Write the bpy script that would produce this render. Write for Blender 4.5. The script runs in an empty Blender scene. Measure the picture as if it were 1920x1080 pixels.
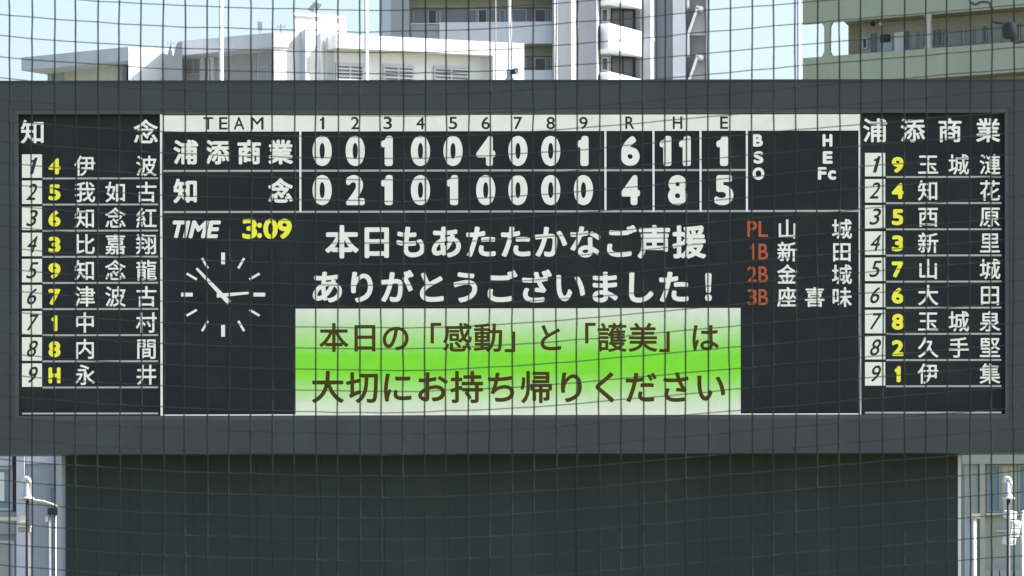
import bpy, bmesh, math, random
from mathutils import Vector, Matrix
S = bpy.context.scene
COL = S.collection
random.seed(7)
R = math.radians

# ------------------------------------------------------------------ camera, sky, sun, exposure
F = 10400.0            # focal length in photograph pixels
CAMY, CAMZ, YH = -130.0, 3.5, 1300.0
TH = 0.00175           # small roll of the hand-held camera
cam = bpy.data.objects.new('camera', bpy.data.cameras.new('camera'))
COL.objects.link(cam); S.camera = cam
cam.location = (0, CAMY, CAMZ)
cam.rotation_euler = (R(90), TH, 0)
cam.data.sensor_width = 36
cam.data.lens = 36 * F / 1920
cam.data.shift_y = (YH - 540) / 1920
cam.data.clip_start = 0.5
cam.data.clip_end = 6000
cam.data.dof.use_dof = True
cam.data.dof.focus_distance = 130
cam.data.dof.aperture_fstop = 44

SUN_EL, SUN_AZ = 40.0, 88.0      # azimuth clockwise from +Y
w = bpy.data.worlds.new('World'); S.world = w; w.use_nodes = True
nt = w.node_tree; nt.nodes.clear()
sky = nt.nodes.new('ShaderNodeTexSky'); sky.sky_type = 'NISHITA'; sky.sun_disc = False
sky.sun_elevation = R(SUN_EL); sky.sun_rotation = R(SUN_AZ)
sky.altitude = 0; sky.air_density = 1.0; sky.dust_density = 3.0; sky.ozone_density = 1.0
bg = nt.nodes.new('ShaderNodeBackground'); bg.inputs['Strength'].default_value = 0.132
out = nt.nodes.new('ShaderNodeOutputWorld')
nt.links.new(sky.outputs[0], bg.inputs[0]); nt.links.new(bg.outputs[0], out.inputs[0])
sl = bpy.data.lights.new('sun', 'SUN'); sl.energy = 5.0; sl.angle = R(0.5); sl.color = (1.0, 0.97, 0.925)
so = bpy.data.objects.new('sun', sl); COL.objects.link(so)
tosun = Vector((math.sin(R(SUN_AZ)) * math.cos(R(SUN_EL)), math.cos(R(SUN_AZ)) * math.cos(R(SUN_EL)), math.sin(R(SUN_EL))))
so.rotation_euler = (-tosun).to_track_quat('-Z', 'Y').to_euler()
so.location = (60, -20, 60)
S.view_settings.view_transform = 'Standard'; S.view_settings.look = 'None'
EXPO = 1.15
S.view_settings.exposure = EXPO; S.view_settings.gamma = 1
EM = 1.0 / 2 ** EXPO

# ------------------------------------------------------------------ helpers
def unroll(px, py):
    return px - TH * (py - 540), py + TH * (px - 960)
def XX(px, d): return (px - 960) * d / F
def ZZ(py, d): return CAMZ + (YH - py) * d / F
def PT(px, py, d):
    a, b = unroll(px, py)
    return Vector((XX(a, d), d + CAMY, ZZ(b, d)))

def tag(o, label=None, cat=None, group=None, kind=None):
    if label: o['label'] = label
    if cat: o['category'] = cat
    if group: o['group'] = group
    if kind: o['kind'] = kind
    return o
def empty(name, loc, label, cat, group=None):
    o = bpy.data.objects.new(name, None); COL.objects.link(o); o.location = loc
    o.empty_display_size = 0.3
    return tag(o, label, cat, group)
def mesh(name, verts, faces, mat, parent=None, smooth=False):
    me = bpy.data.meshes.new(name); me.from_pydata([tuple(v) for v in verts], [], faces); me.validate(); me.update()
    if smooth:
        for p in me.polygons: p.use_smooth = True
    if mat: me.materials.append(mat)
    o = bpy.data.objects.new(name, me); COL.objects.link(o)
    if parent:
        o.parent = parent
        t = parent; off = Vector((0, 0, 0))
        while t: off += t.location; t = t.parent
        o.location = -off
    return o
class MB:
    def __init__(s): s.v = []; s.f = []
    def add(s, v, f):
        n = len(s.v); s.v += [Vector(x) for x in v]; s.f += [[i + n for i in q] for q in f]; return s
    def box(s, x0, x1, y0, y1, z0, z1):
        return s.add([(x0,y0,z0),(x1,y0,z0),(x1,y1,z0),(x0,y1,z0),(x0,y0,z1),(x1,y0,z1),(x1,y1,z1),(x0,y1,z1)],
                     [(0,3,2,1),(4,5,6,7),(0,1,5,4),(1,2,6,5),(2,3,7,6),(3,0,4,7)])
    def prism(s, pts, z0, z1):          # plan polygon of (x, y), any order
        a = sum(pts[i][0]*pts[(i+1)%len(pts)][1]-pts[(i+1)%len(pts)][0]*pts[i][1] for i in range(len(pts)))
        if a < 0: pts = pts[::-1]
        n = len(pts)
        return s.add([(x,y,z0) for x,y in pts]+[(x,y,z1) for x,y in pts],
                     [list(range(n))[::-1], list(range(n,2*n))]+[(i,(i+1)%n,n+(i+1)%n,n+i) for i in range(n)])
    def slab(s, poly, nrm, t):          # planar 3D polygon thickened along nrm (poly is the front)
        n = len(poly); nrm = Vector(nrm) * t
        return s.add([Vector(p) for p in poly]+[Vector(p)+nrm for p in poly],
                     [list(range(n)), list(range(n,2*n))[::-1]]+[(i,n+i,n+(i+1)%n,(i+1)%n) for i in range(n)])
    def tube(s, pts, r, seg=8, caps=True):
        pts = [Vector(p) for p in pts]; rr = r if isinstance(r, (list, tuple)) else [r]*len(pts)
        n0 = len(s.v); up = None
        for i, p in enumerate(pts):
            d = (pts[min(i+1,len(pts)-1)] - pts[max(i-1,0)]).normalized()
            a = Vector((0,1,0)) if abs(d.y) < 0.9 else Vector((1,0,0))
            u = d.cross(a).normalized(); v = d.cross(u)
            for k in range(seg):
                t = 2*math.pi*k/seg
                s.v.append(p + (u*math.cos(t) + v*math.sin(t))*rr[i])
        for i in range(len(pts)-1):
            for k in range(seg):
                a = n0+i*seg+k; b = n0+i*seg+(k+1)%seg
                s.f.append([a,b,b+seg,a+seg])
        if caps:
            s.f.append([n0+k for k in range(seg)][::-1]); e = n0+(len(pts)-1)*seg
            s.f.append([e+k for k in range(seg)])
        return s
    def lathe(s, c, prof, seg=16):      # (r, z) profile about a vertical axis at c
        c = Vector(c)
        return s.tube([c+Vector((0,0,z)) for r,z in prof], [max(r,1e-4) for r,z in prof], seg)
    def build(s, name, mat, parent=None, smooth=False):
        o = mesh(name, s.v, s.f, mat, parent, smooth)
        bm = bmesh.new(); bm.from_mesh(o.data); bmesh.ops.recalc_face_normals(bm, faces=bm.faces); bm.to_mesh(o.data); bm.free()
        return o

def pmat(name, c, rough=0.7, var=0.12, scale=0.8, bump=0.0, metal=0.0, spec=0.4, streak=0.0, c2=None):
    m = bpy.data.materials.new(name); m.use_nodes = True
    n = m.node_tree.nodes; l = m.node_tree.links; b = n['Principled BSDF']
    b.inputs['Roughness'].default_value = rough; b.inputs['Metallic'].default_value = metal
    b.inputs['Specular IOR Level'].default_value = spec
    tc = n.new('ShaderNodeTexCoord')
    nz = n.new('ShaderNodeTexNoise'); nz.inputs['Scale'].default_value = scale; nz.inputs['Detail'].default_value = 6; nz.inputs['Roughness'].default_value = 0.6
    l.new(tc.outputs['Object'], nz.inputs['Vector'])
    fac = nz.outputs['Fac']
    if streak:
        mp = n.new('ShaderNodeMapping'); mp.inputs['Scale'].default_value = (3.0, 3.0, 0.25)
        n2 = n.new('ShaderNodeTexNoise'); n2.inputs['Scale'].default_value = streak; n2.inputs['Detail'].default_value = 5
        l.new(tc.outputs['Object'], mp.inputs['Vector']); l.new(mp.outputs[0], n2.inputs['Vector'])
        mx = n.new('ShaderNodeMix'); mx.data_type = 'FLOAT'; mx.inputs[0].default_value = 0.5
        l.new(nz.outputs['Fac'], mx.inputs[2]); l.new(n2.outputs['Fac'], mx.inputs[3]); fac = mx.outputs[0]
    cr = n.new('ShaderNodeValToRGB')
    lo = [x*(1-var) for x in c]; hi = [min(1, x*(1+var)) for x in (c2 or c)]
    cr.color_ramp.elements[0].position = 0.33; cr.color_ramp.elements[0].color = (*lo, 1)
    cr.color_ramp.elements[1].position = 0.67; cr.color_ramp.elements[1].color = (*hi, 1)
    l.new(fac, cr.inputs[0]); l.new(cr.outputs[0], b.inputs['Base Color'])
    if bump:
        bp = n.new('ShaderNodeBump'); bp.inputs['Strength'].default_value = bump; bp.inputs['Distance'].default_value = 0.02
        l.new(fac, bp.inputs['Height']); l.new(bp.outputs[0], b.inputs['Normal'])
    return m
def led(name, c, k=1.0):
    m = bpy.data.materials.new(name); m.use_nodes = True
    n = m.node_tree.nodes; l = m.node_tree.links; b = n['Principled BSDF']
    b.inputs['Base Color'].default_value = (0.006, 0.006, 0.006, 1); b.inputs['Roughness'].default_value = 0.8; b.inputs['Specular IOR Level'].default_value = 0.05
    tc = n.new('ShaderNodeTexCoord')
    nz = n.new('ShaderNodeTexNoise'); nz.inputs['Scale'].default_value = 3.5; nz.inputs['Detail'].default_value = 3
    l.new(tc.outputs['Object'], nz.inputs['Vector'])
    mr = n.new('ShaderNodeMapRange'); mr.inputs['From Min'].default_value = 0.3; mr.inputs['From Max'].default_value = 0.7
    mr.inputs['To Min'].default_value = 0.95*EM*k; mr.inputs['To Max'].default_value = 1.04*EM*k
    l.new(nz.outputs['Fac'], mr.inputs['Value']); l.new(mr.outputs[0], b.inputs['Emission Strength'])
    b.inputs['Emission Color'].default_value = (*c, 1)
    return m

M = dict(
    frame   = pmat('board_cladding', (0.059,0.066,0.078), 0.55, 0.10, 0.7, 0.05, streak=0.5, c2=(0.058,0.071,0.073)),
    trim    = pmat('board_trim', (0.085,0.095,0.098), 0.5, 0.10, 1.0),
    screen  = pmat('led_black', (0.022,0.027,0.033), 0.75, 0.14, 0.9, spec=0.2, c2=(0.025,0.033,0.032)),
    back    = pmat('backscreen_paint', (0.035,0.048,0.048), 0.85, 0.12, 0.25, spec=0.2, streak=0.3, c2=(0.040,0.054,0.050)),
    net_lift    = pmat('net_twine_shade_lift', (0.098,0.116,0.106), 0.85, 0.15, 9.0, spec=0.2),  # same twine, paler on the horizontals to offset their shaded undersides
    net     = pmat('net_twine', (0.056,0.068,0.064), 0.85, 0.15, 9.0, spec=0.2),
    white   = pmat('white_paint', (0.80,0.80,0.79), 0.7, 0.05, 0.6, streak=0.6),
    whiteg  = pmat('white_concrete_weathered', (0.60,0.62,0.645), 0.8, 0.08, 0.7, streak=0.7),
    shadew  = pmat('shaded_white_render', (0.46,0.46,0.44), 0.8, 0.08, 0.7, streak=0.6),  # white wall below the roof, its shade put into the colour
    cream   = pmat('cream_render', (0.56,0.56,0.50), 0.8, 0.08, 0.7, streak=0.6),
    tower   = pmat('tower_grey_tile', (0.39,0.405,0.435), 0.7, 0.06, 0.5, streak=0.4),
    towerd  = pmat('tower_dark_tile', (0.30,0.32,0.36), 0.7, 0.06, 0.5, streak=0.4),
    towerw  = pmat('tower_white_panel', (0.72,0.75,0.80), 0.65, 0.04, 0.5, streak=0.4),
    soffit  = pmat('soffit_beige', (0.50,0.49,0.43), 0.8, 0.06, 0.6),
    recess  = pmat('recess_grey', (0.34,0.35,0.36), 0.8, 0.06, 0.6),
    green   = pmat('green_grey_render', (0.42,0.465,0.355), 0.8, 0.08, 0.5, streak=0.5),
    greend  = pmat('corridor_wall', (0.42,0.43,0.38), 0.8, 0.08, 0.7),
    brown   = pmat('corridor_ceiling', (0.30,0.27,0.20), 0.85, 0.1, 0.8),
    glass   = pmat('dark_glass', (0.045,0.055,0.065), 0.12, 0.2, 1.2, spec=0.6),
    glassb  = pmat('blue_glass', (0.20,0.29,0.34), 0.15, 0.15, 1.0, spec=0.6),
    alu     = pmat('aluminium_frame', (0.62,0.63,0.63), 0.45, 0.05, 2.0, metal=0.2),
    greyp   = pmat('grey_panel', (0.36,0.38,0.40), 0.6, 0.08, 1.5),
    bluew   = pmat('blue_grey_wall', (0.33,0.37,0.43), 0.75, 0.06, 0.6, streak=0.5),
    bluel   = pmat('pale_blue_column', (0.50,0.55,0.64), 0.7, 0.05, 0.8),
    sage    = pmat('sage_wall', (0.36,0.40,0.36), 0.75, 0.07, 0.7, streak=0.5),
    pole    = pmat('pole_white', (0.80,0.80,0.82), 0.4, 0.05, 2.0),
    steel   = pmat('galvanised', (0.45,0.47,0.50), 0.45, 0.15, 3.0, metal=0.4),
    dark    = pmat('dark_metal', (0.035,0.035,0.045), 0.55, 0.15, 3.0),
    lampw   = pmat('lamp_white', (0.82,0.82,0.80), 0.35, 0.04, 3.0),
    creamm  = pmat('cream_metal', (0.70,0.68,0.55), 0.5, 0.08, 3.0),
    ground  = pmat('ground_turf', (0.10,0.13,0.055), 0.95, 0.25, 0.05, c2=(0.16,0.14,0.085)),
    L_white = led('led_white', (0.745,0.79,0.745)),
    L_dim   = led('led_rule_grey', (0.36,0.39,0.37)),
    L_head  = led('led_header', (0.72,0.78,0.71)),
    L_yel   = led('led_yellow', (0.80,0.80,0.075)),
    L_org   = led('led_orange', (0.39,0.098,0.050)),
    L_ink   = led('led_unlit_ink', (0.028,0.034,0.030)),
    L_brown = led('led_olive_ink', (0.062,0.046,0.006)),
)
# nylon twine lets some light through, so its shaded side is not black
for nm in ('net', 'net_lift'):
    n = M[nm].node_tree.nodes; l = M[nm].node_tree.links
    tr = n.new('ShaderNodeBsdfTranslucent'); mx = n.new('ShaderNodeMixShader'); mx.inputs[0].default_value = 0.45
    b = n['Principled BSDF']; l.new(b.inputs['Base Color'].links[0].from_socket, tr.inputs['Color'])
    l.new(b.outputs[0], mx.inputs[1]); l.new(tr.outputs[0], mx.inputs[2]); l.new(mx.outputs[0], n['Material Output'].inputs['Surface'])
# green message band: the picture on the screen fades white - green - white
def band_mat():
    m = led('led_green_band', (1,1,1)); n = m.node_tree.nodes; l = m.node_tree.links; b = n['Principled BSDF']
    tc = n.new('ShaderNodeTexCoord'); sx = n.new('ShaderNodeSeparateXYZ'); cr = n.new('ShaderNodeValToRGB')
    l.new(tc.outputs['Generated'], sx.inputs[0]); l.new(sx.outputs['Z'], cr.inputs[0]); l.new(cr.outputs[0], b.inputs['Emission Color'])
    e = cr.color_ramp.elements
    e[0].position = 0.0; e[0].color = (0.70,0.79,0.68,1); e[1].position = 1.0; e[1].color = (0.66,0.76,0.66,1)
    for p, c in ((0.10,(0.62,0.76,0.58)),(0.24,(0.40,0.73,0.26)),(0.40,(0.21,0.71,0.045)),(0.56,(0.20,0.71,0.045)),(0.74,(0.40,0.72,0.27)),(0.92,(0.60,0.74,0.57))):
        q = e.new(p); q.color = (*c,1)
    return m
M['L_band'] = band_mat()

# ------------------------------------------------------------------ ground
g = mesh('ground', [(-900,-300,0),(900,-300,0),(900,2500,0),(-900,2500,0)], [(0,1,2,3)], M['ground'])
tag(g, 'grass and earth ground of the ballpark and town', None, None, 'structure')

# ------------------------------------------------------------------ scoreboard
D = 130.0
board = empty('scoreboard', (0, 0.4, ZZ(850, D)), 'long dark grey scoreboard with lit white yellow and green Japanese lettering', 'scoreboard')
def bx(px): return XX(px, D)
def bz(py): return ZZ(py, D)
def uxy(px, py):
    a, b = unroll(px, py); return XX(a, D), ZZ(b, D)
BL, BR, BT, BB = -46, 1966, 152.5, 850.5          # outer edge of the housing
SL, SR, ST, SB = 36, 1886, 212.5, 778              # recess for the displays
RD = 0.16                                          # recess depth
def rail(x0, x1, y0, y1, name='frame_rail'):
    return MB().box(bx(x0), bx(x1), 0.0, 1.1, bz(y1), bz(y0)).build(name, M['frame'], board)
o = rail(BL, BR, BT, ST-9); rail(BL, BR, SB+9, BB)
rail(BL, SL-9, ST-9, SB+9); rail(SR+9, BR, ST-9, SB+9)
for a, b, c, d in ((SL-9, SR+9, ST-9, ST), (SL-9, SR+9, SB, SB+9), (SL-9, SL, ST, SB), (SR, SR+9, ST, SB)):
    MB().box(bx(a)+.001, bx(b)-.001, 0.02, 1.0, bz(d)+.001, bz(c)-.001).build('bezel_trim', M['trim'], board)
MB().box(bx(SL), bx(SR), RD+0.10, 1.05, bz(SB), bz(ST)).build('rear_casing', M['frame'], board)
# a top flashing sits proud of the cladding
MB().box(bx(BL)-.02, bx(BR)+.02, -0.03, 1.15, bz(BT), bz(BT)+.035).build('top_flashing', M['frame'], board)
def display(x0, x1, label):
    o = MB().box(bx(x0), bx(x1), RD, RD+0.09, bz(SB-1), bz(ST+1)).build('display_panel', M['screen'], board)
    o['label'] = label
    return o
left = display(37, 300, 'black line-up display of the first batting order')
main = display(301, 1616, 'black central display with score grid, clock and messages')
right = display(1617.5, 1885, 'black line-up display of the second batting order')
YS = RD - 0.004

def rule(par, x0, y0, x1, y1, wpx, mat='L_white', name='rule_line', lay=0):
    ax, az = uxy(x0, y0); cx, cz = uxy(x1, y1); h = wpx*D/F/2
    y = YS - 0.0015*lay
    if abs(ax-cx) > abs(az-cz): z = (az+cz)/2; q = [(ax,y,z-h),(cx,y,z-h),(cx,y,z+h),(ax,y,z+h)]
    else: x = (ax+cx)/2; q = [(x-h,y,min(az,cz)),(x+h,y,min(az,cz)),(x+h,y,max(az,cz)),(x-h,y,max(az,cz))]
    return mesh(name, q, [(0,1,2,3)], M[mat], par)
def cell(par, x0, y0, x1, y1, mat, name, lay=0):
    ax, az = uxy((x0+x1)/2, (y0+y1)/2); k = D/F
    y = YS - 0.0015*lay; hx = (x1-x0)/2*k; hz = (y1-y0)/2*k
    return mesh(name, [(ax-hx,y,az-hz),(ax+hx,y,az-hz),(ax+hx,y,az+hz),(ax-hx,y,az+hz)], [(0,1,2,3)], M[mat], par)

GC = {}
def glyph(ch):
    if ch in GC: return GC[ch]
    if ch == '1':     # a one with a short flag and no foot
        v = [(0.20,0.0),(0.33,0.0),(0.33,0.69),(0.235,0.69),(0.20,0.60),(0.10,0.565),(0.10,0.48),(0.20,0.50)]
        r = (v, [tuple(range(len(v)))])
    else:
        c = bpy.data.curves.new('t', 'FONT'); c.body = ch; c.size = 1
        o = bpy.data.objects.new('t', c); COL.objects.link(o)
        dg = bpy.context.evaluated_depsgraph_get()
        me = bpy.data.meshes.new_from_object(o.evaluated_get(dg))
        r = ([(v.co.x, v.co.y) for v in me.vertices], [tuple(p.vertices) for p in me.polygons])
        bpy.data.objects.remove(o); bpy.data.curves.remove(c); bpy.data.meshes.remove(me)
    GC[ch] = r
    return r
def put(dst, ch, cx, cy, mode, rpx, shear=0.0, lay=2):
    """mode ('em', size) sets a full-width glyph by its em box, ('fit', w, h) fits the outline to a box; rpx thickens the strokes."""
    v, f = glyph(ch)
    if mode[0] == 'em':
        s = mode[1]; pts = [((x-0.5)*s, (y-0.38)*s) for x, y in v]
    else:
        xs = [p[0] for p in v]; ys = [p[1] for p in v]
        w_, h_ = mode[1]-2*rpx, mode[2]-2*rpx
        kx = w_/(max(xs)-min(xs)); ky = h_/(max(ys)-min(ys)); mx = (max(xs)+min(xs))/2; my = (max(ys)+min(ys))/2
        pts = [((x-mx)*kx, (y-my)*ky) for x, y in v]
    pts = [(x+shear*y, y) for x, y in pts]
    X0, Z0 = uxy(cx, cy); k = D/F
    offs = [(0,0)] + ([(rpx*math.cos(t*math.pi/4), rpx*math.sin(t*math.pi/4)) for t in range(8)] if rpx > 0 else [])
    for i, (ox, oy) in enumerate(offs):
        y = YS - 0.0015*lay - 0.0003*i
        dst.add([(X0+(x+ox)*k, y, Z0+(z+oy)*k) for x, z in pts], f)
def text(par, name, items, mat):
    for it in items:                      # every character is a piece of its own
        b = MB(); put(b, *it); mesh(name, b.v, b.f, M[mat], par)
DW = {'1': 0.36}
def fitw(ch, h, k=0.63):
    if ch == '1': return ('fit', h*0.40, h)
    return ('fit', h*k, h)

# line-ups
def lineup(par, bxs, rows, head, cx, y1, dy, cell_x, rule_x, bot):
    for ch, x, y in head: text(par, 'team_name_character', [(ch, x, y, ('em', 47), 0.9)], 'L_white')
    for i, (pos, nm) in enumerate(rows):
        y = y1 + dy*i
        cell(par, cell_x[0], y-21.5, cell_x[1], y+22.5, 'L_head', 'order_cell')
        b = str(i+1)
        text(par, 'order_number', [(b, (cell_x[0]+cell_x[1])/2+1, y, ('fit', 11 if b == '1' else 17, 31), 0.4, 0.28)], 'L_ink')
        text(par, 'position_number', [(pos, bxs, y+1, ('fit', 11 if pos == '1' else 22.5, 30), 1.75)], 'L_yel')
        text(par, 'name_character', [(c, x, y, ('em', 40.5), 0.5) for c, x in zip(nm, cx) if c != ' '], 'L_white')
        rule(par, rule_x[0], y+23.6, rule_x[1], y+23.6, 3.4, 'L_dim')
    rule(par, cell_x[0], bot, rule_x[1], bot, 3.4, 'L_dim')
lineup(left, 102.5, [('4','伊 波'),('5','我如古'),('6','知念紅'),('3','比嘉翔'),('9','知念龍'),('7','津波古'),('1','中 村'),('8','内 間'),('H','永 井')],
       [('知',62,246),('念',274,246)], (159.5,217,275), 309.7, 49.05, (41.5,79), (80,297), 774.6)
lineup(right, 1685.5, [('9','玉城漣'),('4','知 花'),('5','西 原'),('3','新 里'),('7','山 城'),('6','大 田'),('8','玉城泉'),('2','久手堅'),('1','伊 集')],
       [('浦',1643,243),('添',1713.5,243),('商',1783.5,243),('業',1855,243)], (1742.5,1800,1858.5), 307.0, 49.1, (1624,1662), (1663.5,1880), 773)
# score grid
cell(main, 304.5, 214, 1612, 244.5, 'L_head', 'header_strip')
for ch, x, wd in (('T',391,19),('E',419.5,16),('A',449,20),('M',483,24)):
    text(main, 'header_letter', [(ch, x, 230, ('fit', wd, 23.5), 0.4)], 'L_ink')
IX = (605,667,728,789.5,850.6,912,972.5,1034,1095.5)
for i, x in enumerate(IX):
    text(main, 'header_number', [(str(i+1), x, 229.5, ('fit', 8 if i == 0 else 16, 23.5), 0.45)], 'L_ink')
for ch, x, wd in (('R',1182.5,17),('H',1272,18),('E',1359.5,15)):
    text(main, 'header_letter', [(ch, x, 228.8, ('fit', wd, 23.5), 0.5)], 'L_ink')
for row, cy, sc, rhe in ((0,281.8,'001004001',(('6',1183),('1',1251),('1',1287.5),('1',1357.5))),(1,355.3,'021010000',(('4',1183.5),('8',1272),('5',1359)))):
    for ch, x in list(zip(sc, IX)) + list(rhe):
        wd = 22 if ch == '1' else 36
        text(main, 'score_digit', [(ch, x-(1.5 if ch == '1' else 0), cy-TH*0, ('fit', wd, 56.5), 3.3)], 'L_white')
for ch, x in zip('浦添商業', (349,409,468,527)): text(main, 'team_name_character', [(ch, x, 284, ('em', 47), 1.55)], 'L_white')
for ch, x in zip('知念', (349,527)): text(main, 'team_name_character', [(ch, x, 357, ('em', 47), 1.55)], 'L_white')
rule(main, 305, 318.9, 1403, 318.0, 3.8, 'L_dim'); rule(main, 305, 396.3, 1612, 394.5, 3.8, 'L_dim')
for x in (564, 1136.7, 1227, 1315.3, 1402.3): rule(main, x, 242.5, x, 396, 3.8, 'L_white', lay=1)
rule(main, 302.6, 213, 303.6, 779.5, 4.2, 'L_white', lay=1); rule(main, 1613.6, 212.5, 1615.2, 777.5, 4.2, 'L_white', lay=1)
rule(main, 303, 778.4, 1615, 776.2, 3.6, 'L_white')
for ch, x, y in (('B',1423,262),('S',1424,294),('O',1424,324.5),('H',1553.5,262),('E',1554,294)):
    text(main, 'count_letter', [(ch, x, y, ('fit', 22 if ch == 'O' else 18.5, 23.5), 1.5)], 'L_white')
text(main, 'count_letter', [('F', 1543.5, 324, ('fit', 16.5, 23.5), 1.5), ('c', 1562, 327, ('fit', 15.5, 18), 1.5)], 'L_white')
# clock
text(main, 'caption_letter', [('T',334,429,('fit',25,33),1.7,0.24),('I',350.5,429,('fit',7,33),1.7,0.24),('M',373,429,('fit',31,33),1.7,0.24),('E',401,429,('fit',22,33),1.7,0.24)], 'L_white')
text(main, 'time_digit', [('3',469,428,('fit',28,38),1.9),(':',487.5,431,('fit',9,29),1.5),('0',508,428,('fit',27,38),1.9),('9',534.5,428,('fit',27,38),1.9)], 'L_yel')
CX, CY = 419.0, 551.5
def bar(par, name, p0, p1, w0, w1, lay, mat='L_white'):
    a = Vector(uxy(*p0)); b = Vector(uxy(*p1)); d = (b-a).normalized(); n = Vector((-d.y, d.x)); k = D/F/2
    y = YS - 0.0015*lay
    q = [a+n*w0*k, a-n*w0*k, b-n*w1*k, b+n*w1*k]
    return mesh(name, [(p.x,y,p.y) for p in q], [(0,1,2,3)], M[mat], par)
for h in range(12):
    t = h*math.pi/6; big = h % 3 == 0
    s, c = math.sin(t), math.cos(t)
    bar(main, 'clock_tick', (CX+57*s, CY-57*c), (CX+79*s, CY-79*c), 7.2 if big else 4.4, 7.2 if big else 4.4, 1)
bar(main, 'clock_hand', (407,553.5), (467,548.3), 7.5, 4.4, 2)
bar(main, 'clock_hand', (430.5,567), (369,502), 9, 4.4, 3)
# messages
text(main, 'message_character', [(c, 642+65.2*i, 452.3, ('em', 64), 1.9) for i, c in enumerate('本日もあたたかなご声援')], 'L_white')
ln2 = [(c, 614.3+65.05*i, 537, ('em', 64), 1.9) for i, c in enumerate('ありがとうございました')]
ln2.append(('！', 1330+16, 537, ('em', 64), 2.4))
text(main, 'message_character', ln2, 'L_white')
cell(main, 555, 577.3, 1390.5, 778.6, 'L_band', 'green_message_band', 1)
text(main, 'message_character', [(c, 627+58*i, 632, ('em', 57), 1.05) for i, c in enumerate('本日の「感動」と「護美」は')], 'L_brown')
text(main, 'message_character', [(c, 615.5+65.3*i, 725, ('em', 63.5), 1.3) for i, c in enumerate('大切にお持ち帰りください')], 'L_brown')
for k, (a, nm) in enumerate((('PL','山 城'),('1B','新 田'),('2B','金 城'),('3B','座喜味'))):
    y = 428.3 + 42.6*k
    text(main, 'position_letter', [(a[0], 1412, y, ('fit', 8 if a[0] == '1' else 18, 30), 0.5), (a[1], 1433, y, ('fit', 18, 30), 0.5)], 'L_org')
    text(main, 'name_character', [(c, x, y, ('em', 39), 0.6) for c, x in zip(nm, (1478,1529.5,1580.5)) if c != ' '], 'L_white')

# ------------------------------------------------------------------ backscreen below the board
bs = empty('backscreen_wall', (0, 0.95, 0), 'plain dark green-grey backscreen wall below the scoreboard', 'wall'); bs['kind'] = 'thing'
KX0, KX1 = 118.5, 1802
NP = 14
for i in range(NP):
    a = bx(KX0) + (bx(KX1)-bx(KX0))*i/NP; b = bx(KX0) + (bx(KX1)-bx(KX0))*(i+1)/NP
    MB().box(a+.002, b-.002, 0.84+0.002*(i%2), 1.1, 0.0, bz(BB)+0.0).build('wall_panel', M['back'], bs)
MB().box(bx(KX1)+.004, bx(KX1)+.075, 0.87, 1.07, 0.0, bz(BB)-.003).build('edge_post', M['pole'], bs)
MB().box(bx(KX0)-.10, bx(KX0)-.004, 0.89, 1.07, 0.0, bz(BB)-.003).build('edge_post', M['bluew'], bs)
MB().box(bx(KX0)+1, bx(KX1)-1, 1.102, 1.5, 0.0, bz(BB)+3).build('rear_frame', M['frame'], bs)

# ------------------------------------------------------------------ flagpoles behind the board
def flagpole(px, d, dia, label, top=-190, group=None, extra=False):
    p = PT(px, 150, d)
    r = empty('flagpole', (p.x, p.y, 0), label, 'flagpole', group)
    MB().tube([(p.x,p.y,0),(p.x,p.y,ZZ(top,d))], [dia/2*1.15, dia/2*0.9], 14).build('pole', M['pole'], r, True)
    MB().lathe((p.x,p.y,ZZ(top,d)), [(0.01,-.02),(dia*.8,.02),(dia*.95,.10),(dia*.7,.19),(0.01,.24)], 12).build('finial', M['pole'], r, True)
    MB().lathe((p.x,p.y,0), [(dia*1.6,0),(dia*1.6,.06),(dia*.8,.09),(dia*.75,.4)], 14).build('base', M['steel'], r)
    return r, p
GP = 'white flagpoles behind the scoreboard'
flagpole(416.3, 131.6, 0.118, 'white flagpole behind the board, before the shaded flat-roofed part of the white building', group=GP)
flagpole(688.5, 131.6, 0.112, 'white flagpole behind the board, beside the left edge of the apartment tower', group=GP)
fr, fp = flagpole(957.5, 131.6, 0.105, 'white flagpole with a halyard and a small floodlight, before the tower balconies', group=GP)
MB().tube([(fp.x-.34,fp.y,ZZ(150,131.6)-2),(fp.x-.33,fp.y,ZZ(-190,131.6))], 0.016, 6).build('halyard', M['pole'], fr)
zb = ZZ(150,131.6)
b = MB().box(fp.x-.11, fp.x+.09, fp.y-.16, fp.y+.1, zb-.1, zb+.03); b.box(fp.x-.08, fp.x+.06, fp.y-.1, fp.y+.08, zb+.03, zb+.24); b.build('bracket', M['steel'], fr)
b = MB().tube([(fp.x+.04,fp.y-.12,zb+.17),(fp.x+.16,fp.y-.2,zb+.20)], [.05,.085], 12); b.build('floodlight', M['dark'], fr)
q = PT(1499.5, 150, 180.0)
r = empty('lightning_mast', (q.x, q.y, 0), 'thin pale lilac mast beside the green-grey building', 'mast')
MB().tube([(q.x,q.y,0),(q.x,q.y,ZZ(-150,180))], [0.10,0.06], 12).build('pole', M['bluel'], r, True)
MB().lathe((q.x,q.y,0), [(.22,0),(.22,.06),(.12,.1),(.11,.5)], 12).build('base', M['steel'], r)

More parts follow.
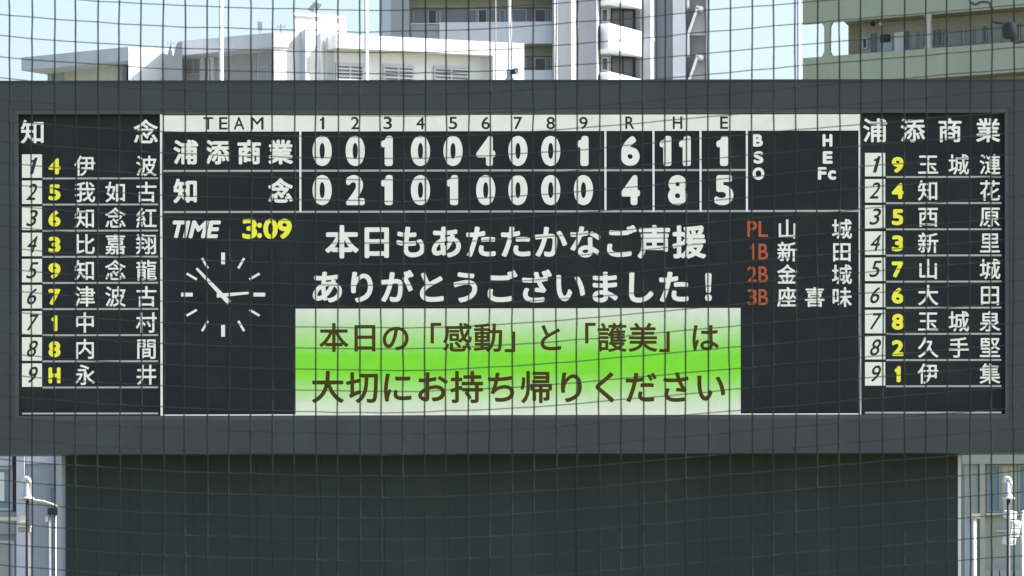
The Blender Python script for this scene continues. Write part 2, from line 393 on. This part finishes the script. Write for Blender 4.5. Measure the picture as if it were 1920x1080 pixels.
# ------------------------------------------------------------------ facade helpers
class Plane:
    """vertical facade through two plan points given as (px, distance)"""
    def __init__(s, a, b, off=0.0):
        s.a = Vector((XX(a[0],a[1]), a[1]+CAMY)); s.b = Vector((XX(b[0],b[1]), b[1]+CAMY))
        s.u = (s.b-s.a).normalized(); s.n = Vector((s.u.y, -s.u.x))
        if s.n.y > 0: s.n = -s.n
        s.a = s.a + s.n*off; s.b = s.b + s.n*off
    def at(s, px):
        k = (px-960)/F      # x = k*(y - CAMY)
        t = (k*(s.a.y-CAMY) - s.a.x) / (s.u.x - k*s.u.y)
        return s.a + s.u*t
    def z(s, px, py): return ZZ(py, s.at(px).y - CAMY)
    def boxp(s, mb, x0, x1, z0, z1, out, back):
        p, q = s.at(x0), s.at(x1); n = s.n
        mb.prism([tuple(p+n*out), tuple(q+n*out), tuple(q-n*back), tuple(p-n*back)], z0, z1)
        return mb
    def patch(s, name, px0, px1, py0, py1, mat, par, out=0.03, back=0.03, ref=None):
        r = ref if ref is not None else (px0+px1)/2
        return s.boxp(MB(), px0, px1, s.z(r,py1), s.z(r,py0), out, back).build(name, M[mat], par)
    def window(s, px0, px1, py0, py1, par, glass='glass', frame='alu', n=2, fw=0.06, name='window', out=0.02, ref=None):
        r = ref if ref is not None else (px0+px1)/2
        z0, z1 = s.z(r,py1), s.z(r,py0)
        w_ = s.boxp(MB(), px0, px1, z0, z1, out, 0.05).build(name, M[glass], par)
        p, q = s.at(px0), s.at(px1); L = (q-p).length; e = (q-p)/L; N = s.n
        mb = MB()
        def bar_(a, b, za, zb_): 
            A = p+e*a; B = p+e*b
            mb.prism([tuple(A+N*(out+.045)), tuple(B+N*(out+.045)), tuple(B-N*.03), tuple(A-N*.03)], za, zb_)
        bar_(0, L, z1-fw, z1); bar_(0, L, z0, z0+fw)
        for i in range(n+1):
            c = min(max(L*i/n, fw/2), L-fw/2); bar_(c-fw/2, c+fw/2, z0+fw, z1-fw)
        mb.build('frame', M[frame], w_)
        return w_
def plan(*pts): return [(XX(a,d), d+CAMY) for a, d in pts]

# ------------------------------------------------------------------ white building (stepped, low roofs)
W = empty('white_building', (XX(560,204), 74, 0), 'white concrete building with stepped flat roofs and louvred windows behind the scoreboard', 'building')
d0 = 200.0
zA = ZZ(86.5, d0)
MB().prism(plan((243,200),(326,200.65),(340,206),(246,206)), 0, zA).build('wall', M['white'], W)
MB().prism(plan((42,203.3),(242.4,200.0),(246,206.5),(92,204.7)), zA-0.48, zA).build('roof_slab', M['whiteg'], W)
MB().prism(plan((93,204.6),(238,201.4),(244,206.4),(110,206.5)), 0, zA-0.485).build('wall', M['cream'], W)
PA = Plane((93,204.6),(238,201.4))
PA.patch('pilaster', 95, 104, 132, 600, 'recess', W, .10, .05)
PA.patch('door', 106, 122, 134, 200, 'greyp', W, .03, .05)
PA.patch('pilaster', 228, 238, 120, 600, 'towerd', W, .14, .05)
zB = ZZ(62, d0)
MB().prism(plan((337,202.3),(515.2,199.7),(553,200.0),(556,207),(340,207)), zB-0.52, zB).build('roof_slab', M['whiteg'], W)
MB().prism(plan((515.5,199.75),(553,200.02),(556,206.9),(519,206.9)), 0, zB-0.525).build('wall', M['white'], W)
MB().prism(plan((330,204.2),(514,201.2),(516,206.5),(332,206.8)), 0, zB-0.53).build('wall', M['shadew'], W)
PB = Plane((330,204.2),(514,201.2))
MB().slab([PT(321,84,200.0),PT(326.5,108,199.9),PT(334,80,199.7),PT(343,77,199.4),PT(343,300,199.4),PT(268,300,201)], (-0.14,1,0), 0.5).build('wall_shadow_panel', M['shadew'], W)  # added grey panel shaped like the diagonal shadow across the white wall
for a, b in ((334,344),(384,393),(396,402),(404,410)): PB.patch('pilaster', a, b, 95, 600, 'whiteg', W, .22, .05)
PB.window(350, 382, 108, 140, W, 'greyp', 'alu', 2)
PB.patch('wall_recess_panel', 424, 484, 96, 300, 'recess', W, .02, .05)
PB.patch('door', 489, 513, 97, 300, 'towerd', W, .06, .05)
PB.window(493, 506, 122, 160, W, 'glass', 'greyp', 1)
# stair tower
zC = ZZ(34, 201)
MB().prism(plan((553.6,200.1),(648,201.2),(652,208),(556,207)), 0, zC).build('stair_tower', M['white'], W)
MB().prism(plan((552.6,200.0),(649,201.1),(653,208.1),(555,207.1)), zC, zC+0.10).build('roof_slab', M['white'], W)
PC = Plane((553.6,200.1),(648,201.2))
PC.patch('wall_fin', 566, 574, 58, 600, 'whiteg', W, .35, .05);
PC.patch('downpipe', 602, 605, 60, 600, 'pole', W, .10, .02); PC.patch('downpipe', 611, 613, 60, 600, 'pole', W, .08, .02)
# long wing receding to the right
pD0, pD1 = (632,200.0),(985,203.1)
zD = ZZ(62.5, 200.0)
PD = Plane(pD0, pD1)
PD.boxp(MB(), 632, 985, zD-0.50, zD, 0.0, 7.0).build('roof_parapet', M['white'], W)
PDw = Plane(pD0, pD1, -0.55)
PDw.boxp(MB(), 634, 926, 0, zD-0.505, 0.0, 6.3).build('wall', M['white'], W)
PD.boxp(MB(), 926.5, 985, 0, zD-0.505, -0.003, 6.9).build('wall', M['white'], W)
for a, b, t in ((631,684,117),(720,777,120),(815,880,124)):
    wv = PDw.window(a, b, t, 200, W, 'greyp', 'whiteg', 2, .07)
    mb = MB(); z1 = PDw.z((a+b)/2, t+2)
    for k in range(9):
        PDw.boxp(mb, a+2, b-2, z1-0.10-k*0.13, z1-0.04-k*0.13, 0.085, -0.05)
    mb.build('louvre', M['whiteg'], wv)

def antenna(px, py0, py1, d, label, kind):
    p = PT(px, py1, d); zt = PT(px, py0, d).z
    r = empty('rooftop_antenna', (p.x, p.y, p.z), label, 'antenna')
    h = zt - p.z
    MB().tube([(p.x,p.y,p.z-.05),(p.x,p.y,zt)], 0.022, 6).build('mast', M['steel'], r)
    if kind == 'yagi':
        mb = MB(); mb.tube([(p.x-.10,p.y-.4,zt-h*.35),(p.x+.12,p.y+.4,zt-h*.35)], .018, 6)
        for k in range(7):
            t = k/6; xx = p.x-.10+.22*t; yy = p.y-.4+.8*t
            mb.tube([(xx-.13,yy,zt-h*.35-.14),(xx+.13,yy,zt-h*.35+.16)], .014, 5)
        mb.build('elements', M['dark'], r)
    elif kind == 'box':
        MB().box(p.x-.09,p.x+.09,p.y-.08,p.y+.08,zt-h*.75,zt-h*.15).build('housing', M['steel'], r)
    else:
        mb = MB()
        for k in (-1, 0, 1): mb.tube([(p.x+k*.14,p.y,zt-.16),(p.x+k*.14+.03,p.y,zt)], .014, 5)
        mb.tube([(p.x-.16,p.y,zt-.10),(p.x+.16,p.y,zt-.10)], .014, 5); mb.build('elements', M['steel'], r)
antenna(591, 4, 33, 203, 'dark grey television aerial on the stair tower roof', 'yagi')
antenna(489, 37, 65, 202, 'small grey box aerial on a flat white roof', 'box')
antenna(528, 45, 61, 203, 'low whip aerial with short prongs on the white roof edge', 'whip')
antenna(322, 76, 88, 203.5, 'short thin aerial in the gap between two white roofs', 'whip')

# ------------------------------------------------------------------ apartment tower
T = empty('apartment_tower', (XX(1000,318), 188, 0), 'tall grey apartment tower with white balconies and an outside stair', 'building')
zt = ZZ(-330, 311)
MB().prism(plan((713,313.5),(735,311),(770,311.2),(770,312.6),(1038,312.6),(1038,310.0),(1042,310.0),(1048,312.0),(1073,312.0),(1083,315.2),
                (1121,315.2),(1126.5,317),(1127,319.6),(1206,320.6),(1222,320.5),(1232,323.6),(1263,323.6),(1263.2,323.0),(1290,323.0),(1290.4,324.4),
                (1326,324.4),(1326.2,323.2),(1333,323.2),(1330,345),(730,345)), 0, zt).build('wall', M['tower'], T)
PT1 = Plane((770,311.0),(1038,310.6)); PTr = Plane((770,312.6),(1038,312.6))
MB().prism(plan((735.3,310.95),(769.6,310.85),(769.6,311.3),(735.3,311.1)), 30, zt).build('wall_cladding', M['tower'], T)
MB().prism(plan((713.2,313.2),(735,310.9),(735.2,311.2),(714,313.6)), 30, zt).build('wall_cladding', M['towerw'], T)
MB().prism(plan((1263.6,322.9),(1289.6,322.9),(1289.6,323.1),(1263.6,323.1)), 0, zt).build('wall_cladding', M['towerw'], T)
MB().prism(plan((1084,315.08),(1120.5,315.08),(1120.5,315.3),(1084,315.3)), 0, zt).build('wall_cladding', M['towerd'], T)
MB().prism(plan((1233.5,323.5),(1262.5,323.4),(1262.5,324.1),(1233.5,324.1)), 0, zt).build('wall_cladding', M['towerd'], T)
for k in (-2, -1, 0, 1):
    dy = 91*k
    # long balcony: slab, panel, glazed railing
    bal = PT1.patch('balcony', 826, 1037.5, 41+dy, 82+dy, 'towerw', T, .0, .14, ref=930)
    zs = PT1.z(930, 82+dy)
    PT1.boxp(MB(), 771, 1037.4, zs-0.02, zs+0.2, -0.145, 1.9).build('floor_slab', M['soffit'], bal)
    PT1.boxp(MB(), 771, 825.5, zs-0.02, zs+0.14, 0, 0.14).build('slab_edge', M['greyp'], bal)
    PT1.patch('railing_panel', 773, 800, 45+dy, 80+dy, 'greyp', bal, -.04, .08, ref=800)
    PT1.patch('railing_panel', 802, 825, 46+dy, 80+dy, 'greyp', bal, -.04, .08, ref=800)
    PT1.patch('handrail', 771, 826, 43+dy, 45+dy, 'alu', bal, .0, .12, ref=800)
    PT1.patch('railing_post', 763, 766, 43+dy, 70+dy, 'pole', bal, .02, .06, ref=800)
    # beam over the windows and the window band
    PTr.patch('lintel', 771, 1037, 82+dy-91+1, 106+dy-91, 'soffit', T, .25, .05, ref=930)
    for a, b, gl in ((776,802,'greyp'),(804,822,'glass'),(826,840,'greyp'),(880,897,'greyp'),(898,916,'glass'),(918,935,'greyp'),(938,950,'greyp'),(960,990,'greyp'),(1004,1026,'glass'),(1028,1036,'greyp')):
        PTr.window(a, b, 108+dy-91, 150+dy-91, T, gl, 'alu', 1, .07)
    # corner balcony with a sunlit flank
    zb0, zb1 = ZZ(90.5+dy, 315.6), ZZ(43+dy, 315.6)
    c = MB().prism(plan((1126.8,316.2),(1143,315.6),(1205,319.8),(1204,320.5),(1143,318),(1128,318.5)), zb0, zb1)
    cb = c.build('corner_balcony', M['towerw'], T)
    MB().prism(plan((1128,318.5),(1143,318.05),(1203,320.45),(1203,320.8),(1128,320.8)), zb0+.05, zb0+.25).build('floor_slab', M['soffit'], cb)
    Pc = Plane((1127,319.6),(1206,320.6))
    Pc.window(1148, 1193, 101+dy-91, 160+dy-91, T, 'glass', 'dark', 2, .07)  # dark window enlarged to carry the shade of the recess as well
    Pc.window(1129, 1142, 108+dy-91, 133+dy-91, T, 'glass', 'alu', 1, .06)
    MB().prism(plan((1203.5,319.9),(1205.2,319.9),(1205.2,320.5),(1203.5,320.5)), zb1, zb1+1.4).build('screen_fin', M['tower'], cb)
    # outside stair: parapet, landing and newel bars, white standing for their sunlit edges
    Ps = Plane((1288,322.4),(1335,322.4))
    def sp(px, py): q = Ps.at(px); return Vector((q.x, q.y, Ps.z(px, py+dy)))
    st = MB().slab([sp(1308,13),sp(1312,16),sp(1295.5,63),sp(1290.5,63)], (0,1,0), 0.9).build('stair_parapet', M['white'], T)
    MB().slab([sp(1308,10.5),sp(1321,13.5),sp(1321,20),sp(1308,17)], (0,1,0), 1.2).build('landing_edge', M['white'], st)
    MB().slab([sp(1288.5,66),sp(1295,66),sp(1295,104),sp(1288.5,104)], (0,1,0), 1.0).build('newel_wall', M['white'], st)
    MB().slab([sp(1296,62),sp(1309,21),sp(1325.5,21),sp(1325.5,62)], (0,1,0), 0.3).build('stair_flight', M['tower'], T).location.y += 1.2

# ------------------------------------------------------------------ green-grey gallery building
G = empty('gallery_building', (XX(1760,262), 132, 0), 'green-grey apartment block with an open access corridor and haunched columns', 'building')
g0, g1 = (1507.5,264.0),(2150,253.7)
PG = Plane(g0, g1); PGb = Plane(g0, g1, -1.7)
def gz(py): return PG.z(1507.5, py)
pitch = gz(47) - gz(47+118)
for k in (-1, 0, 1):
    z1 = gz(110) - pitch*(k) + 0; z0 = z1 - (gz(110)-gz(165))
    pp = PG.boxp(MB(), 1507.5, 2150, z0, z1, 0.0, 0.18).build('corridor_parapet', M['green'], G)
    a, b = PGb.at(1593), PG.at(2150); q = PG.at(1600)
    MB().prism([tuple(PG.at(1580)-PG.n*.19), tuple(PG.at(2150)-PG.n*.19), tuple(PGb.at(2150)), tuple(PGb.at(1592))], z0+.02, z0+.22).build('corridor_slab', M['brown'], pp)
PGb.boxp(MB(), 1593, 2150, 0, gz(-170), 0.0, 9.0).build('wall', M['greend'], G)
PG.boxp(MB(), 1596, 2150, 0, gz(230), 0.0, 1.69).build('wall', M['green'], G)
def gcol(cx, half, fl, mat, depth):
    h0, h1 = 45, 112
    def p3(px, py):
        q = PG.at(px); return Vector((q.x, q.y, gz(py)))
    o = [(-half-fl,h0),(half+fl,h0),(half+.5,h0+10),(half,h1-11),(half+fl,h1),(-half-fl,h1),(-half,h1-11),(-half,h0+10)]
    pts = [p3(cx+a, b) for a, b in o]
    nn = Vector((-PG.n.x, -PG.n.y, 0))
    return MB().slab([v+nn*0.02 for v in pts], nn, depth).build('column', M[mat], G)
gcol(1552, 5, 5.5, 'green', .16); gcol(1741, 4.5, 2.5, 'cream', .15); gcol(1955, 5, 6, 'green', .16)
# corridor wall fittings (py measured at their own px)
def gp(name, a, b, y0, y1, mat, out=.04): return PGb.patch(name, a, b, y0, y1, mat, G, out, .05)
PGb.patch('end_wall', 1593.5, 1616, 40, 112, 'brown', G, .03, .05)
PGb.window(1620, 1630, 72, 93, G, 'glass', 'alu', 1, .05)
gp('door', 1635, 1646, 64, 99, 'glass', .03)
gp('meter_box', 1656, 1671, 67, 80, 'dark', .18); gp('meter_panel', 1657, 1677, 81, 98, 'bluel', .08)
gp('door', 1680, 1697, 62, 97, 'lampw', .05); gp('door', 1698.5, 1706, 60, 94, 'glass', .03)
for a, b, gl in ((1708,1722,'greyp'),(1724,1734,'greyp'),(1752,1761,'glass'),(1763,1771,'glass'),(1777,1805,'greyp'),(1812,1828,'greyp'),(1830,1845,'greyp'),(1846,1854,'glass'),(1898,1916,'glass')):
    yy = 60 - (a-1707)*0.075
    PGb.window(a, b, yy, yy+33, G, gl, 'greend', 1, .04)
gp('door', 1858, 1881, 46, 83, 'sage', .05)
for px_, mt in ((1655,'dark'),(1671,'lampw')):
    q = PGb.at(px_) + PGb.n*0.8; zc = gz(47) - 0.12 + 0.0
    MB().lathe((q.x,q.y,zc), [(.01,-.12),(.09,-.08),(.13,0),(.09,.08),(.03,.12),(.02,.2)], 10).build('corridor_lamp', M[mt], G, True)

# ------------------------------------------------------------------ facades seen beside the backscreen
Lb = empty('blue_grey_building', (XX(60,190), 62, 0), 'blue-grey building with pale columns and a large window beside the backscreen', 'building')
PL_ = Plane((-330,190),(420,190))
PL_.boxp(MB(), -330, 420, 0, ZZ(560,190), 0.0, 8.0).build('wall', M['bluew'], Lb)
PL_.patch('column', 33, 48, 840, 1700, 'bluel', Lb, .35, .05)
PL_.patch('column', 25, 31.5, 840, 960, 'dark', Lb, .12, .05)
PL_.patch('spandrel', -200, 24.5, 845, 872, 'bluel', Lb, .25, .05)
PL_.window(-120, 24.5, 873, 956, Lb, 'glassb', 'bluel', 3, .1)
PL_.patch('spandrel', -200, 31, 958, 1000, 'towerd', Lb, .18, .05)
PL_.window(-120, 28, 1012, 1200, Lb, 'greyp', 'bluel', 3, .1)
PL_.window(93, 107, 911, 1075, Lb, 'glassb', 'bluew', 1, .05)
PL_.patch('curtain', 0, 9, 884, 938, 'lampw', Lb, .035, .0)
PL_.patch('pilaster', 107.5, 125, 840, 1700, 'bluew', Lb, .30, .05)
PL_.patch('cornice', 48.5, 107, 846, 868, 'bluel', Lb, .10, .05)

Rb = empty('sage_building', (XX(1860,186), 57, 0), 'sage green building with glazed window bays beside the backscreen', 'building')
PR = Plane((1640,186.4),(2300,185.0))
PR.boxp(MB(), 1640, 2300, 0, ZZ(560,186), 0.0, 8.0).build('wall', M['sage'], Rb)
PR.patch('fascia', 1806, 2300, 845, 871, 'sage', Rb, .30, .05)
PR.patch('pilaster', 1809, 1835, 871.5, 1700, 'sage', Rb, .16, .05); PR.patch('pilaster', 1838, 1848, 871.5, 1700, 'greend', Rb, .28, .05)
PR.window(1852, 1877, 873, 962, Rb, 'glassb', 'sage', 1, .05)
PR.window(1878, 1908, 873, 963, Rb, 'cream', 'sage', 2, .06)
PR.window(1910, 1990, 873, 963, Rb, 'glassb', 'sage', 2, .06)
PR.patch('sill', 1850, 1992, 963.5, 968, 'cream', Rb, .2, .05)
PR.patch('handrail', 1868, 1888, 996, 998.5, 'alu', Rb, .15, .05)
for a in range(6): PR.patch('balustrade_panel', 1848+14*a, 1860+14*a, 1070, 1110, 'greyp', Rb, .25, .05)

# ------------------------------------------------------------------ lamps and poles beside the backscreen
def V(px, py, d): return PT(px, py, d)
def street_lamp(px, py, d, label, arm):
    b0 = V(px, 1000, d); r = empty('street_lamp', (b0.x, b0.y, 0), label, 'street lamp', 'hooded street lamps')
    top = V(px, py, d).z; x, y = b0.x, b0.y
    MB().tube([(x,y,0),(x,y,top)], [.07,.045], 10).build('pole', M['dark'], r, True)
    MB().lathe((x,y,0), [(.16,0),(.16,.05),(.09,.08),(.085,.6)], 12).build('base', M['dark'], r)
    # white hood curling over to one side with a clear cylinder beneath
    k = d/F*1.35
    mb = MB(); pts = []
    for i in range(9):
        t = i/8*math.pi*0.95
        pts.append((x+ (4.5*math.cos(t)-1.5)*k, y, top + (19+9*math.sin(t))*k))
    mb.tube([(x+3*k,y,top),(x+3*k,y,top+19*k)]+pts, [2.6*k]*2+[3.0*k]*9, 8)
    mb.build('hood', M['lampw'], r, True)
    MB().lathe((x-1*k,y,top), [(5.5*k,0),(7*k,1.5*k),(5*k,5*k),(4*k,20*k),(2*k,24*k)], 12).build('lantern', M['bluel'], r, True)
    MB().lathe((x,y,top-1.5*k), [(9*k,0),(9*k,2.0*k),(5*k,4.5*k)], 14).build('collar', M['lampw'], r, True)
    k = d/F
    if arm:
        mb = MB(); mb.tube([V(35,938,d),V(50,938.5,d),V(66,938,d),V(84,940.5,d),V(98,945,d),V(110,950.5,d)], [2.2*k,2.4*k,2.4*k,2.2*k,1.9*k,1.5*k], 8)
        mb.build('arm', M['creamm'], r, True)
    return r
street_lamp(53, 934, 146, 'street lamp with a white hood and a long curved cream arm', True)
street_lamp(1892, 934, 146, 'street lamp with a white hood on a dark pole by the sage green building', False)
# flat luminaire on a cream post
d = 148; k = d/F
p = V(56, 1000, d); r = empty('bracket_lamp', (p.x, p.y, 0), 'slim post with flat cream luminaires below the curved lamp arm', 'street lamp')
MB().tube([(p.x,p.y,0),(p.x,p.y,V(56,990,d).z)], [3*k,2.4*k], 10).build('pole', M['cream'], r, True)
MB().tube([(p.x-4*k,p.y+.1,0),(p.x-4*k,p.y+.1,V(53,980,d).z)], 1.8*k, 8).build('cable_duct', M['dark'], r)
a = V(37,985,d); b_ = V(60,998,d)
MB().box(a.x, b_.x, p.y-.35, p.y+.1, b_.z, a.z-4*k).build('luminaire', M['greend'], r)
MB().box(a.x-.02, b_.x+.02, p.y-.37, p.y+.12, a.z-4*k, a.z).build('lid', M['creamm'], r)
a = V(-70,968,d); b_ = V(52,979,d)
mb = MB().box(a.x, b_.x-12*k, p.y-.16, p.y+.02, b_.z+3*k, a.z-2*k); mb.box(b_.x-13*k, b_.x, p.y-.2, p.y+.05, b_.z, a.z+1*k)
mb.build('cross_arm', M['creamm'], r)
# twin pipes
p = V(99, 1000, d); r = empty('pipe_stack', (p.x, p.y, 0), 'pair of upright silver pipes with a dark cap beside the backscreen', 'pipes')
for px_ in (95, 104.5):
    q = V(px_, 964, d); MB().tube([(q.x,p.y,0),(q.x,p.y,q.z)], 2.6*k, 10).build('pipe', M['alu'], r, True)
a = V(91,953,d); b_ = V(110,965,d)
MB().box(a.x, b_.x, p.y-.12, p.y+.12, b_.z, a.z).build('cap', M['dark'], r)
q = V(88,973,d); MB().box(q.x-2*k, q.x+3*k, p.y-.05, p.y+.05, q.z-5*k, q.z+5*k).build('clamp', M['lampw'], r)
# white posts on the right
p = V(1828, 1000, d); r = empty('white_post', (p.x, p.y, 0), 'white lit post with a small cap beside the right edge of the backscreen', 'post')
MB().tube([(p.x,p.y,0),(p.x,p.y,V(1828,968,d).z)], 3.6*k, 12).build('pole', M['lampw'], r, True)
a = V(1823,963,d); b_ = V(1839,972,d); MB().box(a.x, b_.x, p.y-.1, p.y+.1, b_.z, a.z).build('cap', M['lampw'], r)
q = V(1817,966,d); MB().box(q.x-5*k, q.x+5*k, p.y+.1, p.y+.25, 0, q.z).build('backing_post', M['bluel'], r)
# stacked floodlights
p = V(1909, 1000, d+2); r = empty('floodlight_stack', (p.x, p.y, 0), 'stack of white box floodlights on a slim post', 'floodlight')
MB().tube([(p.x+10*k,p.y+.1,0),(p.x+10*k,p.y+.1,V(1909,952,d).z)], 3*k, 10).build('pole', M['steel'], r, True)
for j, (x0, y0) in enumerate(((1896,954),(1904,972),(1901,988),(1894,1004))):
    a = V(x0, y0, d); b_ = V(x0+22, y0+13, d)
    def turned(mb):
        c = Vector(((a.x+b_.x)/2, p.y-.16, (a.z+b_.z)/2)); m = Matrix.Rotation(R(38), 4, 'Z') @ Matrix.Rotation(R(14), 4, 'X')
        mb.v = [c + m @ (v-c) for v in mb.v]; return mb
    fl = turned(MB().box(a.x, b_.x, p.y-.26, p.y-.06, b_.z, a.z)).build('floodlight', M['lampw'], r)
    if j: turned(MB().box(a.x+3*k, b_.x-4*k, p.y-.272, p.y-.25, b_.z+3.5*k, a.z-3.5*k)).build('lens', M['greyp'], fl)

# ------------------------------------------------------------------ backstop net in front of the camera
ND = 15.0; NK = ND/F; NYp = ND+CAMY
SAG = [(-3000,-300),(-700,-125),(0,-32),(186,-18),(308,-10.5),(552,-3.5),(716,0),(838,-2),(960,-8.5),(1082,-17),(1206,-28.5),(1331,-40),(1440,-50),(1574,-61.5),(1900,-89),(2600,-150),(5000,-340)]
def sag(px):
    for (a, u), (b, v) in zip(SAG, SAG[1:]):
        if a <= px <= b: return u+(v-u)*(px-a)/(b-a)
    return SAG[0][1] if px < 0 else SAG[-1][1]
def ssag(px): return sum(sag(px+o) for o in (-90,-45,0,45,90))/5
rn = random.Random(3)
I0, I1, K0, K1 = -70, 118, -70, 91
jx = {}; 
for i in range(I0, I1+1):
    wx = rn.uniform(-1.2,1.2); ph = rn.uniform(0,6.28)
    for k_ in range(K0, K1+1):
        jx[i,k_] = (wx + 1.0*math.sin(ph+k_*0.23) + rn.gauss(0,.4), rn.gauss(0,.5))
def node(i, k_):
    px = 21+40.87*i; a, b = jx[i,k_]
    py = 60+39.7*k_+ssag(px)*(1+0.0*k_)+b
    u, v = unroll(px+a, py)
    return Vector((XX(u,ND), NYp + 0.004*math.sin(i*.9+k_*.6), max(0.02, ZZ(v,ND))))
net = empty('backstop_net', (0, NYp, 0), 'dark square-mesh backstop net hanging before the scoreboard', 'net')
rv, rh = 1.5*NK, 0.88*NK
rest = MB()
for i in range(I0, I1+1):
    pts = [node(i,k_) for k_ in range(K0, K1+1)]
    if -9 <= i <= 56: MB().tube(pts, rv, 7, False).build('strand', M['net'], net, True)
    else: rest.tube(pts, rv, 4, False)
for k_ in range(K0, K1+1):
    pts = [node(i,k_) for i in range(I0, I1+1)]
    if -5 <= k_ <= 33: MB().tube(pts, rh, 6, False).build('strand', M['net_lift'], net, True)
    else: rest.tube(pts, rh, 4, False)
o = rest.build('outer_mesh', M['net'], net); o['kind'] = 'stuff'
for i in (I0, I1):
    q = node(i, 0); MB().tube([(q.x,NYp,0),(q.x,NYp,node(i,K0).z+.1)], .06, 12).build('post', M['dark'], net, True)
MB().tube([node(i,K0) for i in range(I0, I1+1)], .008, 6).build('top_cable', M['dark'], net)
# small weight knotted into the net by loose cord
c = V(1893, 58, ND)
r = empty('net_weight', (c.x, NYp, c.z), 'small dark rounded weight tied to the net with loose cord', 'weight')
prof = [(1,-17),(9,-16),(13,-11),(14,0),(13,10),(8,15),(2,17)]
mb = MB().lathe((c.x,NYp-.012,c.z), [(a*NK, b*NK) for a, b in prof], 12); mb.build('body', M['dark'], r, True)
cord = [(1819,-14),(1820,4),(1826,8),(1831,9),(1838,5),(1848,4),(1856,6),(1860,14),(1861,28),(1862,40),(1868,43),(1882,44)]
MB().tube([V(a,b,ND)+Vector((0,-.006,0)) for a, b in cord], 2.2*NK, 6).build('cord', M['dark'], r)
MB().tube([V(a,b,ND)+Vector((0,-.006,0)) for a, b in ((1897,75),(1903,81),(1914,80),(1930,76))], 2.0*NK, 6).build('cord', M['dark'], r)
MB().tube([V(a,b,ND)+Vector((0,-.008,0)) for a, b in ((1857,8),(1863,18),(1864,26))], 1.6*NK, 6).build('cord', M['dark'], r)
